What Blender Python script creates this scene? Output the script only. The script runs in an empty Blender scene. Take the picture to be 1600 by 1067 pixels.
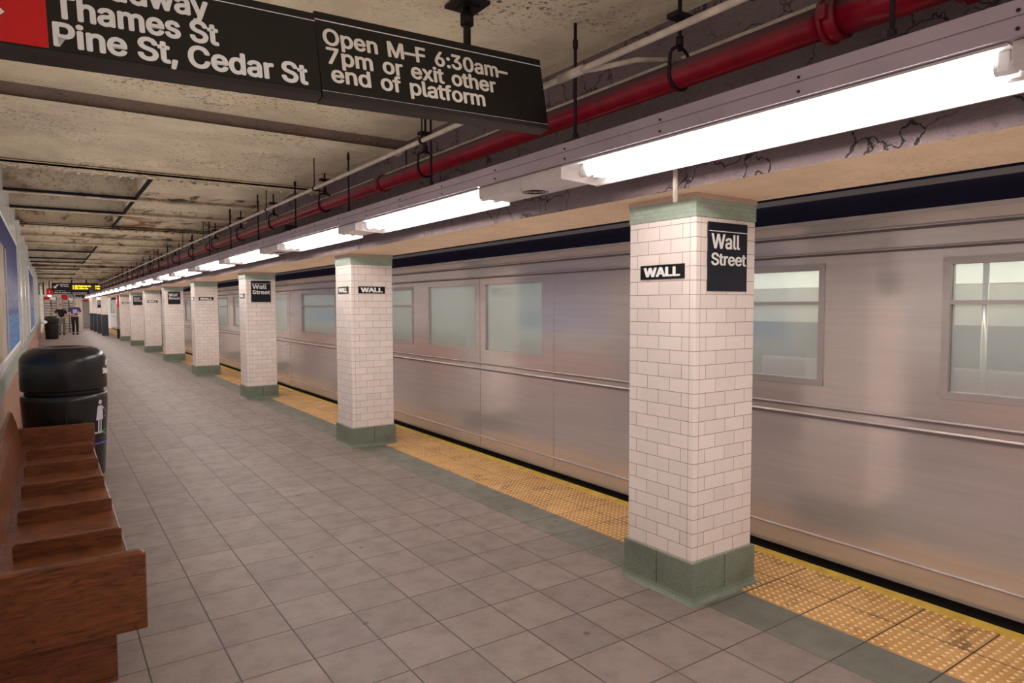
import bpy, bmesh, math, random
from mathutils import Vector, Matrix
random.seed(7)
C = bpy.context.scene.collection
SC = bpy.context.scene

# ------------------------------------------------------------------ camera, world, exposure
YAW, PITCH, ROLL, FPX, HC = 0.6045, -0.0532, -0.0029, 1048.83, 1.5
fw = Vector((math.sin(YAW)*math.cos(PITCH), math.cos(YAW)*math.cos(PITCH), math.sin(PITCH)))
rt = Vector((math.cos(YAW), -math.sin(YAW), 0)); up = rt.cross(fw)
cr, sr = math.cos(ROLL), math.sin(ROLL)
rt, up = rt*cr+up*sr, up*cr-rt*sr
cam = bpy.data.cameras.new('camera'); cam.sensor_fit = 'HORIZONTAL'; cam.sensor_width = 36.0
cam.lens = FPX/1600*36.0; cam.clip_start = 0.02; cam.clip_end = 300
co = bpy.data.objects.new('camera', cam); C.objects.link(co)
co.matrix_world = Matrix(((rt.x, up.x, -fw.x, 0), (rt.y, up.y, -fw.y, 0), (rt.z, up.z, -fw.z, HC), (0, 0, 0, 1)))
SC.camera = co
w = bpy.data.worlds.new('world'); SC.world = w; w.use_nodes = True
w.node_tree.nodes['Background'].inputs[0].default_value = (1.0, 0.86, 0.78, 1)
w.node_tree.nodes['Background'].inputs[1].default_value = 0.30
SC.view_settings.view_transform = 'Standard'; SC.view_settings.look = 'None'
SC.view_settings.gamma = 1; SC.view_settings.use_curve_mapping = False
SC.view_settings.exposure = 1.02
SC.cycles.diffuse_bounces = 6; SC.cycles.sample_clamp_indirect = 3.0; SC.cycles.blur_glossy = 1.0; SC.cycles.max_bounces = 12
# soft ambient term of the renderer: added fill with no lamp behind it
SC.cycles.use_fast_gi = True; SC.cycles.fast_gi_method = 'ADD'
w.light_settings.ao_factor = 0.16; w.light_settings.distance = 0.8
TUBE = 11.0         # strength of the fluorescent tubes

# ------------------------------------------------------------------ materials
def S(r, g, b):
    f = lambda c: (c/255/12.92 if c/255 <= .04045 else ((c/255+.055)/1.055)**2.4)
    return (f(r), f(g), f(b), 1)
class NT:
    def __init__(s, name):
        s.m = bpy.data.materials.new(name); s.m.use_nodes = True
        s.t = s.m.node_tree; s.b = s.t.nodes['Principled BSDF']; s.out = s.t.nodes['Material Output']
    def n(s, typ, **kw):
        d = s.t.nodes.new(typ)
        for k, v in kw.items(): setattr(d, k, v)
        return d
    def l(s, a, b): s.t.links.new(a, b)
    def set(s, sock, v):
        if hasattr(v, 'is_linked') or isinstance(v, bpy.types.NodeSocket): s.l(v, sock)
        else: sock.default_value = v
    def math(s, op, a, b=None, c=None, clamp=False):
        d = s.n('ShaderNodeMath', operation=op); d.use_clamp = clamp
        s.set(d.inputs[0], a)
        if b is not None: s.set(d.inputs[1], b)
        if c is not None: s.set(d.inputs[2], c)
        return d.outputs[0]
    def mix(s, f, a, b, mode='MIX'):
        d = s.n('ShaderNodeMix', data_type='RGBA', blend_type=mode)
        s.set(d.inputs[0], f); s.set(d.inputs[6], a); s.set(d.inputs[7], b)
        return d.outputs[2]
    def coords(s, scale=(1, 1, 1), kind='Object'):
        tc = s.n('ShaderNodeTexCoord'); mp = s.n('ShaderNodeMapping')
        mp.inputs['Scale'].default_value = scale; s.l(tc.outputs[kind], mp.inputs[0]); return mp.outputs[0]
    def noise(s, vec, scale, detail=4, rough=.55, dist=0):
        d = s.n('ShaderNodeTexNoise'); s.l(vec, d.inputs['Vector'])
        d.inputs['Scale'].default_value = scale; d.inputs['Detail'].default_value = detail
        d.inputs['Roughness'].default_value = rough; d.inputs['Distortion'].default_value = dist
        return d.outputs[0]
    def ramp(s, v, lo, hi):
        d = s.n('ShaderNodeMapRange'); d.clamp = True
        s.l(v, d.inputs[0]); d.inputs[1].default_value = lo; d.inputs[2].default_value = hi
        return d.outputs[0]
    def bump(s, h, strength=.3, dist=.01):
        d = s.n('ShaderNodeBump'); d.inputs['Strength'].default_value = strength; d.inputs['Distance'].default_value = dist
        s.set(d.inputs['Height'], h); s.l(d.outputs[0], s.b.inputs['Normal'])
    def fin(s, col=None, rough=None, metal=None, spec=None):
        for k, v in (('Base Color', col), ('Roughness', rough), ('Metallic', metal), ('Specular IOR Level', spec)):
            if v is not None: s.set(s.b.inputs[k], v)
        return s.m

def plain(name, col, rough=.5, metal=0., var=.08, scale=6, bump=0, bscale=60):
    t = NT(name); v = t.coords()
    n = t.noise(v, scale, 5)
    d = tuple(c*(1-var*2) for c in col[:3])+(1,); e = tuple(min(1, c*(1+var)) for c in col[:3])+(1,)
    c = t.mix(t.ramp(n, .3, .7), d, e)
    if bump: t.bump(t.noise(v, bscale, 4), bump, .004)
    return t.fin(c, rough, metal)
def emit(name, col, strength):
    t = NT(name); t.fin(col, .4); t.b.inputs['Emission Color'].default_value = col
    t.b.inputs['Emission Strength'].default_value = strength; return t.m

def m_floor(name, a, b, mort, bw, rh, ox, oy, stain=.75):
    t = NT(name); tc = t.n('ShaderNodeTexCoord'); mp = t.n('ShaderNodeMapping')
    mp.inputs['Location'].default_value = (-ox, -oy, 0); t.l(tc.outputs['Object'], mp.inputs[0]); v = mp.outputs[0]
    br = t.n('ShaderNodeTexBrick', offset=0, squash=1); t.l(v, br.inputs['Vector'])
    br.inputs['Scale'].default_value = 1; br.inputs['Mortar Size'].default_value = .0036; br.inputs['Mortar Smooth'].default_value = .15
    br.inputs['Brick Width'].default_value = bw; br.inputs['Row Height'].default_value = rh; br.inputs['Bias'].default_value = 0
    br.inputs['Color1'].default_value = a; br.inputs['Color2'].default_value = b; br.inputs['Mortar'].default_value = mort
    big = t.noise(v, .9, 6, .6); fine = t.noise(v, 160, 3, .7); mid = t.noise(v, 7, 6, .65)
    c = t.mix(t.math('MULTIPLY', t.ramp(mid, .45, .8), stain), br.outputs[0], tuple(x*.45 for x in a[:3])+(1,))
    c = t.mix(t.math('MULTIPLY', t.ramp(big, .4, .75), .35), c, tuple(x*.62 for x in a[:3])+(1,))
    c = t.mix(t.math('MULTIPLY', t.ramp(fine, .58, .72), .38), c, tuple(min(1, x*2.0) for x in a[:3])+(1,))
    vo = t.n('ShaderNodeTexVoronoi', feature='F1'); t.l(v, vo.inputs['Vector']); vo.inputs['Scale'].default_value = 4.2
    spot = t.ramp(t.math('ADD', vo.outputs['Distance'], t.math('MULTIPLY', t.math('SUBTRACT', t.noise(v, 30, 2), .5), .05)), .085, .05)
    sel = t.math('GREATER_THAN', t.noise(v, 1.7, 1), .5)
    c = t.mix(t.math('MULTIPLY', t.math('MULTIPLY', spot, sel), .62), c, (.018, .016, .016, 1))
    t.bump(t.math('ADD', t.math('MULTIPLY', br.outputs['Fac'], -1.0), t.math('MULTIPLY', fine, .12)), .45, .004)
    return t.fin(c, t.math('ADD', t.math('MULTIPLY', mid, .3), .36))
TX, TY = .297, .316
M = {}
M['floor'] = m_floor('floor_tile', S(138, 121, 113), S(123, 108, 101), S(32, 25, 23), TX, TY, .591-.297*2, 1.823-.316*6)
M['border'] = m_floor('border_tile', S(116, 112, 101), S(102, 100, 90), S(36, 30, 28), TX, TY, 2.662, 1.823-.316*6)

def m_tile(name, a, b, mort, bw, rh, off, edge=True, bumpy=.35):
    t = NT(name); tc = t.n('ShaderNodeTexCoord'); v = tc.outputs['UV']
    br = t.n('ShaderNodeTexBrick', offset=off); t.l(v, br.inputs['Vector'])
    br.inputs['Scale'].default_value = 1; br.inputs['Mortar Size'].default_value = .0013; br.inputs['Mortar Smooth'].default_value = .1
    br.inputs['Brick Width'].default_value = bw; br.inputs['Row Height'].default_value = rh; br.inputs['Bias'].default_value = 0
    br.inputs['Color1'].default_value = a; br.inputs['Color2'].default_value = b; br.inputs['Mortar'].default_value = mort
    fac = br.outputs['Fac']; c = br.outputs[0]
    if edge:
        sx = t.n('ShaderNodeSeparateXYZ'); t.l(v, sx.inputs[0])
        u = t.math('PINGPONG', sx.outputs[0], .5)
        e = t.math('LESS_THAN', t.math('ABSOLUTE', t.math('SUBTRACT', u, .030)), .0011)
        lt = t.math('LESS_THAN', u, .029)
        row = t.math('LESS_THAN', t.math('PINGPONG', sx.outputs[1], rh/2), .0013)
        inner = t.mix(row, a, mort)
        c = t.mix(lt, c, inner); c = t.mix(e, c, mort)
    o = t.coords()
    c = t.mix(t.math('MULTIPLY', t.ramp(t.noise(o, 5, 6), .5, .8), .22), c, tuple(x*.55 for x in a[:3])+(1,))
    c = t.mix(t.math('MULTIPLY', t.ramp(t.noise(o, 23, 5, .7), .66, .74), .35), c, S(110, 92, 82))
    t.bump(t.math('MULTIPLY', fac, -1), bumpy, .002)
    return t.fin(c, .22, 0, .5)
M['coltile'] = m_tile('column_tile', S(232, 216, 206), S(222, 206, 197), S(112, 96, 86), .155, .0706, .5)
M['colband'] = m_tile('column_band_tile', S(158, 168, 152), S(146, 156, 142), S(138, 147, 133), .05, .0225, .5, False)
M['walltile'] = m_tile('wall_tile', S(208, 205, 200), S(198, 195, 191), S(150, 145, 138), .152, .076, .5, False)
M['orange'] = m_tile('orange_brick', S(178, 118, 86), S(160, 100, 74), S(116, 84, 70), .2, .066, .5, False)
M['darktile'] = m_tile('dark_tile', S(62, 64, 70), S(54, 56, 62), S(36, 36, 38), .155, .0706, .5, False)

def m_granite():
    t = NT('green_granite'); v = t.coords()
    n = t.noise(v, 170, 3, .8); b = t.noise(v, 4, 5)
    c = t.mix(t.ramp(n, .35, .65), S(92, 100, 86), S(136, 142, 126))
    c = t.mix(t.math('MULTIPLY', t.ramp(b, .5, .75), .4), c, S(70, 72, 62))
    return t.fin(c, .42)
M['granite'] = m_granite()

def m_concrete(name, a, dirt, spec_amt=.5, crack=0., rust=0., bump=.35, rough=.8):
    t = NT(name); v = t.coords()
    b1 = t.noise(v, 2.2, 7, .62); sp = t.noise(v, 38, 5, .72); pat = t.noise(v, 1.1, 5, .6, .6)
    c = t.mix(t.ramp(b1, .35, .7), tuple(x*.78 for x in a[:3])+(1,), a)
    m = t.math('MULTIPLY', t.ramp(sp, .555, .60), t.ramp(pat, .42, .62))
    c = t.mix(t.math('MULTIPLY', m, spec_amt), c, dirt)
    h = t.math('ADD', t.math('MULTIPLY', sp, .5), t.math('MULTIPLY', b1, 1.2))
    if crack:
        dv = t.n('ShaderNodeVectorMath', operation='ADD')
        nz = t.n('ShaderNodeTexNoise'); t.l(v, nz.inputs['Vector']); nz.inputs['Scale'].default_value = 5; nz.inputs['Detail'].default_value = 6
        sc = t.n('ShaderNodeVectorMath', operation='SCALE'); t.l(nz.outputs['Color'], sc.inputs[0]); sc.inputs['Scale'].default_value = .35
        t.l(v, dv.inputs[0]); t.l(sc.outputs[0], dv.inputs[1])
        vo = t.n('ShaderNodeTexVoronoi', feature='DISTANCE_TO_EDGE'); t.l(dv.outputs[0], vo.inputs['Vector']); vo.inputs['Scale'].default_value = 3.4
        cr_ = t.math('MULTIPLY', t.ramp(vo.outputs[0], .014, .004), t.ramp(t.noise(v, 1.4, 2), .44, .56))
        c = t.mix(t.math('MULTIPLY', cr_, crack), c, (.012, .009, .008, 1))
        h = t.math('ADD', h, t.math('MULTIPLY', cr_, -.8))
    if rust:
        r = t.noise(v, 1.7, 7, .68, 1.0)
        c = t.mix(t.math('MULTIPLY', t.ramp(r, .52, .62), rust), c, S(118, 62, 26))
        r2 = t.noise(v, 3.1, 7, .7, .8)
        c = t.mix(t.math('MULTIPLY', t.ramp(r2, .54, .62), rust), c, S(40, 34, 26))
    t.bump(h, bump, .02)
    return t.fin(c, rough)
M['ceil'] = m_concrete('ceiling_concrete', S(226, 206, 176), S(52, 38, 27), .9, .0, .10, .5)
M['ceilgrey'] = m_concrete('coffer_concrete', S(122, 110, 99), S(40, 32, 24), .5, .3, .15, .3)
M['ceilrust'] = m_concrete('rusty_ceiling', S(216, 196, 166), S(44, 28, 16), .95, .0, .85, .7)
M['ridge'] = m_concrete('stained_plaster', S(128, 108, 96), S(60, 44, 36), .7, .3, .15, .4)
M['beamface'] = m_concrete('cracked_concrete', S(122, 104, 104), S(56, 44, 44), .5, .9, 0, 1.4)
M['soffit'] = m_concrete('soffit_concrete', S(232, 198, 166), S(120, 92, 72), .5, .0, 0, .3)
M['capital'] = m_concrete('capital_concrete', S(196, 166, 148), S(130, 104, 90), .3, 0, 0, .15)
M['flange'] = m_concrete('painted_steel', S(226, 206, 178), S(60, 36, 20), .9, 0, .4, .3, .55)
M['dark'] = plain('tunnel_dark', S(26, 24, 30), .8)
M['tunnel'] = plain('tunnel_wall', S(30, 27, 34), .8)
M['greytrim'] = plain('sage_trim', S(140, 146, 132), .3)
M['white'] = plain('white_enamel', S(236, 232, 228), .35, 0, .02)
M['letter'] = plain('white_lettering', S(225, 220, 216), .45, 0, .02)
M['letterw'] = plain('cream_lettering', S(222, 212, 200), .45, 0, .02)
M['signblack'] = plain('sign_black', S(20, 18, 19), .32, 0, .1)
M['signgrey'] = plain('sign_edge', S(40, 34, 34), .45)
M['navy'] = plain('sign_navy', S(24, 26, 36), .3, 0, .12)
M['plaque'] = plain('plaque_black', S(17, 15, 16), .3)
M['red'] = plain('sign_red', S(196, 18, 24), .4, 0, .04)
def m_pipe():
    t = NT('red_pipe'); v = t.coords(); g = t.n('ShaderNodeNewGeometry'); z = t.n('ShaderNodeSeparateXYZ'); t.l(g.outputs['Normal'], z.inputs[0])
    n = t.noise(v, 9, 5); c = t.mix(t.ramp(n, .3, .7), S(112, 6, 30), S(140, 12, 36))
    c = t.mix(t.math('MULTIPLY', t.ramp(t.math('ADD', z.outputs[2], t.math('MULTIPLY', n, .25)), .0, .38), .85), c, S(66, 54, 60))  # grey on the upward-facing side: dust plus painted-in shade
    t.bump(n, .15, .004); return t.fin(c, .3)
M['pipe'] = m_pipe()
M['conduit'] = plain('painted_conduit', S(186, 170, 156), .45, 0, .15, 14, .2, 40)
M['hang'] = plain('hanger_iron', S(44, 32, 38), .6, .3)
M['trough'] = plain('grey_wireway', S(160, 143, 150), .42, .2, .08, 3)
M['housing'] = plain('fixture_grey', S(192, 178, 174), .4, .1, .06)
M['inner'] = plain('fixture_white', S(240, 238, 236), .4, 0, .01)
M['holder'] = plain('lamp_holder', S(214, 208, 206), .4)
M['tube'] = emit('lit_tube', (1, .955, .93, 1), TUBE)
M['black'] = plain('black_plastic', S(26, 24, 26), .28, 0, .1)
M['blackm'] = plain('black_matte', S(22, 20, 20), .6)
M['yellow'] = plain('yellow_edge', S(206, 168, 62), .5, 0, .15, 12)
M['green'] = plain('recycle_green', S(40, 170, 90), .4)
M['blueband'] = plain('blue_band', S(78, 78, 160), .4)
M['picto'] = plain('pictogram_grey', S(188, 180, 188), .4)

def m_tactile():
    t = NT('tactile_yellow'); v = t.coords(); tc = t.n('ShaderNodeTexCoord')
    g = t.n('ShaderNodeSeparateXYZ'); t.l(tc.outputs['Object'], g.inputs[0])
    n = t.noise(v, 3, 6, .65); f = t.noise(v, 40, 4, .7)
    c = t.mix(t.ramp(n, .35, .7), S(180, 132, 74), S(206, 160, 100))
    c = t.mix(t.math('MULTIPLY', t.ramp(f, .5, .75), .5), c, S(120, 76, 40))
    c = t.mix(t.math('MULTIPLY', t.ramp(t.noise(v, 5, 5, .7, .5), .53, .68), .65), c, S(84, 52, 34))
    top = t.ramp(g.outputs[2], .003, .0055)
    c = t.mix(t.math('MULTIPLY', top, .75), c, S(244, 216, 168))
    return t.fin(c, .5)
M['tactile'] = m_tactile()

def m_wood():
    t = NT('bench_wood'); v = t.coords((2.2, 2.2, 16)); w_ = t.coords((1, 1, 1))
    n = t.noise(v, 4, 6, .62, 1.2); k = t.noise(w_, 9, 5, .7); k2 = t.noise(w_, 22, 3)
    c = t.mix(t.ramp(n, .32, .7), S(62, 32, 16), S(124, 68, 36))
    c = t.mix(t.math('MULTIPLY', t.ramp(k, .6, .74), .6), c, S(40, 20, 14))
    c = t.mix(t.math('MULTIPLY', t.ramp(k2, .68, .74), .7), c, S(24, 12, 9))
    t.bump(n, .12, .004)
    return t.fin(c, t.math('ADD', t.math('MULTIPLY', k, .25), .22), 0, .5)
M['wood'] = m_wood()

def m_steel(name, a, rough, metal=.92):
    t = NT(name); v = t.coords((1, .04, 1)); n = t.noise(v, 26, 6, .65); b = t.noise(t.coords((1, .12, 1)), 2.5, 4)
    c = t.mix(t.ramp(n, .3, .7), tuple(x*.86 for x in a[:3])+(1,), a)
    c = t.mix(t.math('MULTIPLY', t.ramp(b, .45, .7), .25), c, tuple(x*.7 for x in a[:3])+(1,))
    return t.fin(c, t.math('ADD', t.math('MULTIPLY', n, .12), rough), metal)
M['steel'] = m_steel('brushed_steel', S(218, 206, 203), .12, .63)
M['steeldark'] = m_steel('dull_steel', S(190, 180, 177), .3, .6)  # duller steel for window frames and roof rail
M['railbright'] = plain('bright_rail', S(200, 188, 184), .38, .5)
M['railshade'] = plain('rail_shadow_strip', S(92, 82, 84), .5)
M['roof'] = plain('car_roof', S(40, 36, 54), .5, .2)
def m_glass():
    t = NT('car_glass')
    tr = t.n('ShaderNodeBsdfTransparent'); tr.inputs[0].default_value = (.86, .85, .81, 1)
    gl = t.n('ShaderNodeBsdfGlossy'); gl.inputs[0].default_value = (.8, .8, .8, 1); gl.inputs['Roughness'].default_value = .12
    lw = t.n('ShaderNodeFresnel'); lw.inputs[0].default_value = 1.6
    mx = t.n('ShaderNodeMixShader'); t.l(t.math('ADD', lw.outputs[0], .22, clamp=True), mx.inputs[0]); t.l(tr.outputs[0], mx.inputs[1]); t.l(gl.outputs[0], mx.inputs[2])
    tl = t.n('ShaderNodeBsdfTranslucent'); tl.inputs[0].default_value = (.8, .82, .78, 1)
    m2 = t.n('ShaderNodeMixShader'); m2.inputs[0].default_value = .16; t.l(mx.outputs[0], m2.inputs[1]); t.l(tl.outputs[0], m2.inputs[2])
    t.l(m2.outputs[0], t.out.inputs[0]); return t.m
M['glass'] = m_glass()
M['carwall'] = plain('car_lining', S(206, 199, 189), .5)
M['cardado'] = plain('car_dado', S(104, 98, 100), .5)
M['carseat'] = plain('car_seat', S(150, 130, 140), .5)
M['carlight'] = emit('car_lamp', (.96, 1, .94, 1), 6)
M['adlight'] = emit('lit_ad_panel', (.88, .92, .84, 1), .55)
M['doorgrey'] = plain('grey_door', S(142, 132, 126), .5)
M['skin'] = plain('skin', S(206, 150, 128), .5, 0, .05)
M['polo'] = plain('black_polo', S(28, 30, 32), .8)
M['violet'] = plain('violet_shirt', S(62, 52, 92), .8)
M['lilac'] = plain('lilac_patch', S(164, 162, 206), .8)
M['trgrey'] = plain('grey_trousers', S(110, 100, 98), .8)
M['trblack'] = plain('black_trousers', S(36, 28, 30), .8)
M['shoe'] = plain('dark_shoe', S(30, 24, 22), .5)
M['hair'] = plain('brown_hair', S(60, 44, 36), .7)
M['greyhair'] = plain('grey_hair', S(150, 138, 128), .7)
M['led'] = emit('amber_led', S(250, 205, 40), 1.3)
M['ledboard'] = plain('led_board', S(78, 72, 74), .4)

# ------------------------------------------------------------------ mesh helpers
class MB:
    def __init__(s): s.bm = bmesh.new(); s.mi = 0; s.uv = None
    def face(s, vs):
        try: f = s.bm.faces.new(vs); f.material_index = s.mi; return f
        except ValueError: return None
    def box(s, x0, x1, y0, y1, z0, z1, bev=0):
        vs = [s.bm.verts.new((x, y, z)) for x in (x0, x1) for y in (y0, y1) for z in (z0, z1)]
        fs = [s.face([vs[i] for i in q]) for q in ((0, 1, 3, 2), (4, 6, 7, 5), (0, 4, 5, 1), (2, 3, 7, 6), (0, 2, 6, 4), (1, 5, 7, 3))]
        if bev:
            es = list({e for f in fs for e in f.edges})
            r = bmesh.ops.bevel(s.bm, geom=es, offset=bev, segments=2, affect='EDGES', profile=.5)
            for f in r['faces']: f.material_index = s.mi
        return s
    def tube(s, pts, r, n=10, caps=True, r2=None):
        pts = [Vector(p) for p in pts]; rings = []
        for i, p in enumerate(pts):
            d = (pts[min(i+1, len(pts)-1)]-pts[max(i-1, 0)]).normalized()
            a = d.orthogonal().normalized() if i == 0 else (rings_a - d*rings_a.dot(d)).normalized()
            rings_a = a; b = d.cross(a)
            rr = r if r2 is None else r+(r2-r)*i/(len(pts)-1)
            rings.append([s.bm.verts.new(p+(a*math.cos(t)+b*math.sin(t))*rr) for t in [2*math.pi*k/n for k in range(n)]])
        for A, B in zip(rings, rings[1:]):
            for k in range(n):
                f = s.face([A[k], A[(k+1) % n], B[(k+1) % n], B[k]])
                if f: f.smooth = True
        if caps: s.face(rings[0][::-1]); s.face(rings[-1])
        return s
    def lathe(s, prof, cx, cy, n=40, close=True):
        rings = []
        for r, z in prof:
            rings.append([s.bm.verts.new((cx+r*math.cos(2*math.pi*k/n), cy+r*math.sin(2*math.pi*k/n), z)) for k in range(n)])
        for A, B in zip(rings, rings[1:]):
            for k in range(n):
                f = s.face([A[k], A[(k+1) % n], B[(k+1) % n], B[k]])
                if f: f.smooth = True
        if close: s.face(rings[0][::-1]); s.face(rings[-1])
        return s
    def prism(s, poly, axis, a, b):
        # poly of 2D points in the plane perpendicular to axis ('x': (y,z), 'y': (x,z), 'z': (x,y))
        def P(q, t): return {'x': (t, q[0], q[1]), 'y': (q[0], t, q[1]), 'z': (q[0], q[1], t)}[axis]
        A = [s.bm.verts.new(P(q, a)) for q in poly]; B = [s.bm.verts.new(P(q, b)) for q in poly]; n = len(poly)
        for k in range(n): s.face([A[k], A[(k+1) % n], B[(k+1) % n], B[k]])
        s.face(A[::-1]); s.face(B); return s
    def quad(s, pts):
        s.face([s.bm.verts.new(p) for p in pts]); return s
    def build(s, name, mats, parent=None, loc=None, recalc=True):
        if recalc: bmesh.ops.recalc_face_normals(s.bm, faces=s.bm.faces)
        me = bpy.data.meshes.new(name); s.bm.to_mesh(me); s.bm.free()
        for m in (mats if isinstance(mats, (list, tuple)) else [mats]): me.materials.append(m)
        o = bpy.data.objects.new(name, me); C.objects.link(o)
        if loc is not None: o.location = loc
        if parent is not None: o.parent = parent
        return o
def boxuv(o, off=(0, 0)):
    # metric UVs: u along the horizontal edge measured from the face's own corner, v = height
    me = o.data; uv = me.uv_layers.new(name='UVMap')
    for p in me.polygons:
        n = p.normal; vs = [me.vertices[i].co for i in p.vertices]
        ax = 1 if abs(n.x) > abs(n.y) else 0
        lo = min(v[ax] for v in vs)
        for li in p.loop_indices:
            v = me.vertices[me.loops[li].vertex_index].co
            uv.data[li].uv = ((v[ax]-lo)+off[0], v.z+off[1]) if abs(n.z) < .7 else (v.x+off[0], v.y+off[1])
    return o
def tag(o, label=None, cat=None, group=None, kind=None):
    if label: o['label'] = label
    if cat: o['category'] = cat
    if group: o['group'] = group
    if kind: o['kind'] = kind
    return o
def thing(name, label, cat, loc=(0, 0, 0), group=None, rz=0):
    o = bpy.data.objects.new(name, None); C.objects.link(o); o.empty_display_size = .1
    o.location = loc; o.rotation_euler.z = rz
    return tag(o, label, cat, group)
def copy_tree(o, parent=None):
    c = o.copy(); C.objects.link(c); c.parent = parent
    for ch in list(o.children): copy_tree(ch, c)
    return c
def struct(o): return tag(o, kind='structure')

_cache = {}
try:
    import os
    FONT = bpy.data.fonts.load(os.path.join(bpy.utils.system_resource('DATAFILES', path='fonts'), 'Inter.woff2'))
except Exception:
    FONT = None
def text_geom(body, word):
    key = (body, word)
    if key in _cache: return _cache[key]
    cu = bpy.data.curves.new('t', 'FONT'); cu.body = body
    if FONT: cu.font = FONT
    cu.size = 1; cu.extrude = .015; cu.resolution_u = 3; cu.space_word = word
    o = bpy.data.objects.new('t', cu); C.objects.link(o)
    dg = bpy.context.evaluated_depsgraph_get(); dg.update()
    me = bpy.data.meshes.new_from_object(o.evaluated_get(dg))
    bpy.data.objects.remove(o); bpy.data.curves.remove(cu)
    _cache[key] = me; return me
def put_text(mb, body, origin, ux, uy, cap, width=None, bold=.03, thick=.002, warp=None, word=1.0):
    """origin = baseline left end of ink; ux,uy = unit vectors along and up the sign face; strokes are emboldened by offset copies"""
    me = text_geom(body, word); H = text_geom('H', 1.0)
    ch = max(v.co.y for v in H.vertices)-min(v.co.y for v in H.vertices)
    x0 = min(v.co.x for v in me.vertices); x1 = max(v.co.x for v in me.vertices)
    sy = cap/(ch+2*bold*.7); sx = sy if width is None else width/(x1-x0+2*bold)
    ux, uy, origin = Vector(ux), Vector(uy), Vector(origin); nz = ux.cross(uy)
    offs = [(0, 0)]+[(bold*math.cos(a*math.pi/4), .7*bold*math.sin(a*math.pi/4)) for a in range(8)] if bold else [(0, 0)]
    for q, (dx, dy) in enumerate(offs):
        vs = []
        th = thick*(1-.06*q)
        for v in me.vertices:
            a, b_, c_ = (v.co.x-x0+bold+dx)*sx, (v.co.y+bold*.7+dy)*sy, th*(.5+v.co.z/.03)
            vs.append(mb.bm.verts.new(warp(a, b_, c_) if warp else origin+ux*a+uy*b_+nz*c_))
        for p in me.polygons: mb.face([vs[i] for i in p.vertices])

# ------------------------------------------------------------------ setting
Y0, Y1 = -5.0, 57.6
XW = -.35                       # left wall
o = MB().box(XW, 2.662, Y0, Y1, -.2, 0).build('floor', M['floor']); struct(o)
o = MB().box(2.662, 2.955, Y0, Y1, -.2, 0).build('trim_1', M['border']); struct(o)
o = MB().box(2.955, 3.58, Y0, Y1, -1.2, -.01).build('platform_edge', M['dark']); struct(o)
o = MB().box(XW, 8, Y0, Y1+8, -1.3, -1.2).build('track_bed', M['dark']); struct(o)
o = MB().box(7.2, 7.4, Y0, Y1+8, -1.2, 3.4).build('wall_right', M['tunnel']); struct(o)
o = MB().box(3.12, 7.4, Y0, Y1+8, 2.95, 3.1).build('tunnel_ceiling', M['dark']); struct(o)
# left wall: orange brick below, sage trim, pale glazed tile above
o = boxuv(MB().box(XW-.2, XW, Y0, 47, .89, 3.2).build('wall_left', M['walltile'])); struct(o)
o = boxuv(MB().box(XW-.2, XW+.004, Y0, 47, 0, .735).build('baseboard_left', M['orange'])); struct(o)
o = MB().box(XW-.2, XW+.02, Y0, 47, .735, .89).build('trim_2', M['greytrim']); struct(o)
i = 3
for yy in (12.3, 14.6, 17.0, 26.4, 29.5, 33, 38):
    b = MB().box(XW, XW+.03, yy, yy+.45, .89, 2.62)
    b.prism([(yy-.05, 2.62), (yy+.5, 2.62), (yy+.62, 2.76), (yy-.17, 2.76)], 'x', XW, XW+.05)
    o = boxuv(b.build('trim_%d' % i, M['walltile'])); struct(o); i += 1
# end wall (left part behind the turnstiles) and far end
o = MB().box(XW-.2, 2.7, Y1, Y1+.2, 0, 3.2).build('wall_back', M['carwall']); struct(o)

# ceiling: jack arches between cross beams, coffers along the left wall
XB = 2.49                       # face of the long beam
beams = [7.30, 9.05, 10.55, 12.55, 14.45, 16.05, 18.4, 21.2, 23.0, 25.0, 27.2, 29.2, 31.4, 33.6, 36, 38.5, 41, 44, 47, 50, 53, 57.6]
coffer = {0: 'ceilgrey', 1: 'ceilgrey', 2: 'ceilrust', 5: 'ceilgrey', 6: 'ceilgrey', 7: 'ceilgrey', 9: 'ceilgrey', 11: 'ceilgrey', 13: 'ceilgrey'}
mats = [M['ceil'], M['ridge'], M['ceilgrey'], M['ceilrust'], M['dark']]
cb = MB()
cb.box(XW, XB, Y0, 5.12, 2.86, 3.2)
cb.mi = 1; cb.prism([(5.12, 2.86), (5.20, 2.785), (5.20, 3.2), (5.12, 3.2)], 'x', XW, XB); cb.mi = 0
cb.prism([(5.20, 2.785), (5.5, 2.80), (6.2, 2.83), (6.9, 2.80), (7.2, 2.77), (7.2, 3.2), (5.20, 3.2)], 'x', XW, XB)
for k, (a, b) in enumerate(zip(beams, beams[1:])):
    x0 = XW
    if k in coffer:
        cb.mi = mats.index(M[coffer[k]]); cb.box(XW, .9, a, b, 3.06, 3.2); cb.mi = 4; cb.box(XW, .9, b-.062, b-.046, 2.745, 2.775); cb.box(.885, .90, a+.02, b-.04, 2.75, 2.80)  # dark strips stand in for shadow lines at the coffer's far and right edges
        cb.mi = 0; x0 = .9
    cb.mi = 0 if k in (0, 1, 3, 6, 11) else 3
    pr = [(a+(b-a)*t, 2.77+.10*math.sin(math.pi*t)**.7) for t in [j/8 for j in range(9)]]
    n0 = len(cb.bm.faces); cb.prism(pr+[(b, 3.2), (a, 3.2)], 'x', x0, XB)
    cb.bm.faces.ensure_lookup_table()
    for f in cb.bm.faces[n0:]:
        if min(f.calc_center_median().y-a, b-f.calc_center_median().y) < (b-a)*.07: f.material_index = 3
cb.mi = 0; cb.prism([(5.15, 2.786), (5.30, 2.768), (5.36, 2.80)], 'x', XW, XB)
o = cb.build('ceiling', mats); struct(o)
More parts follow.
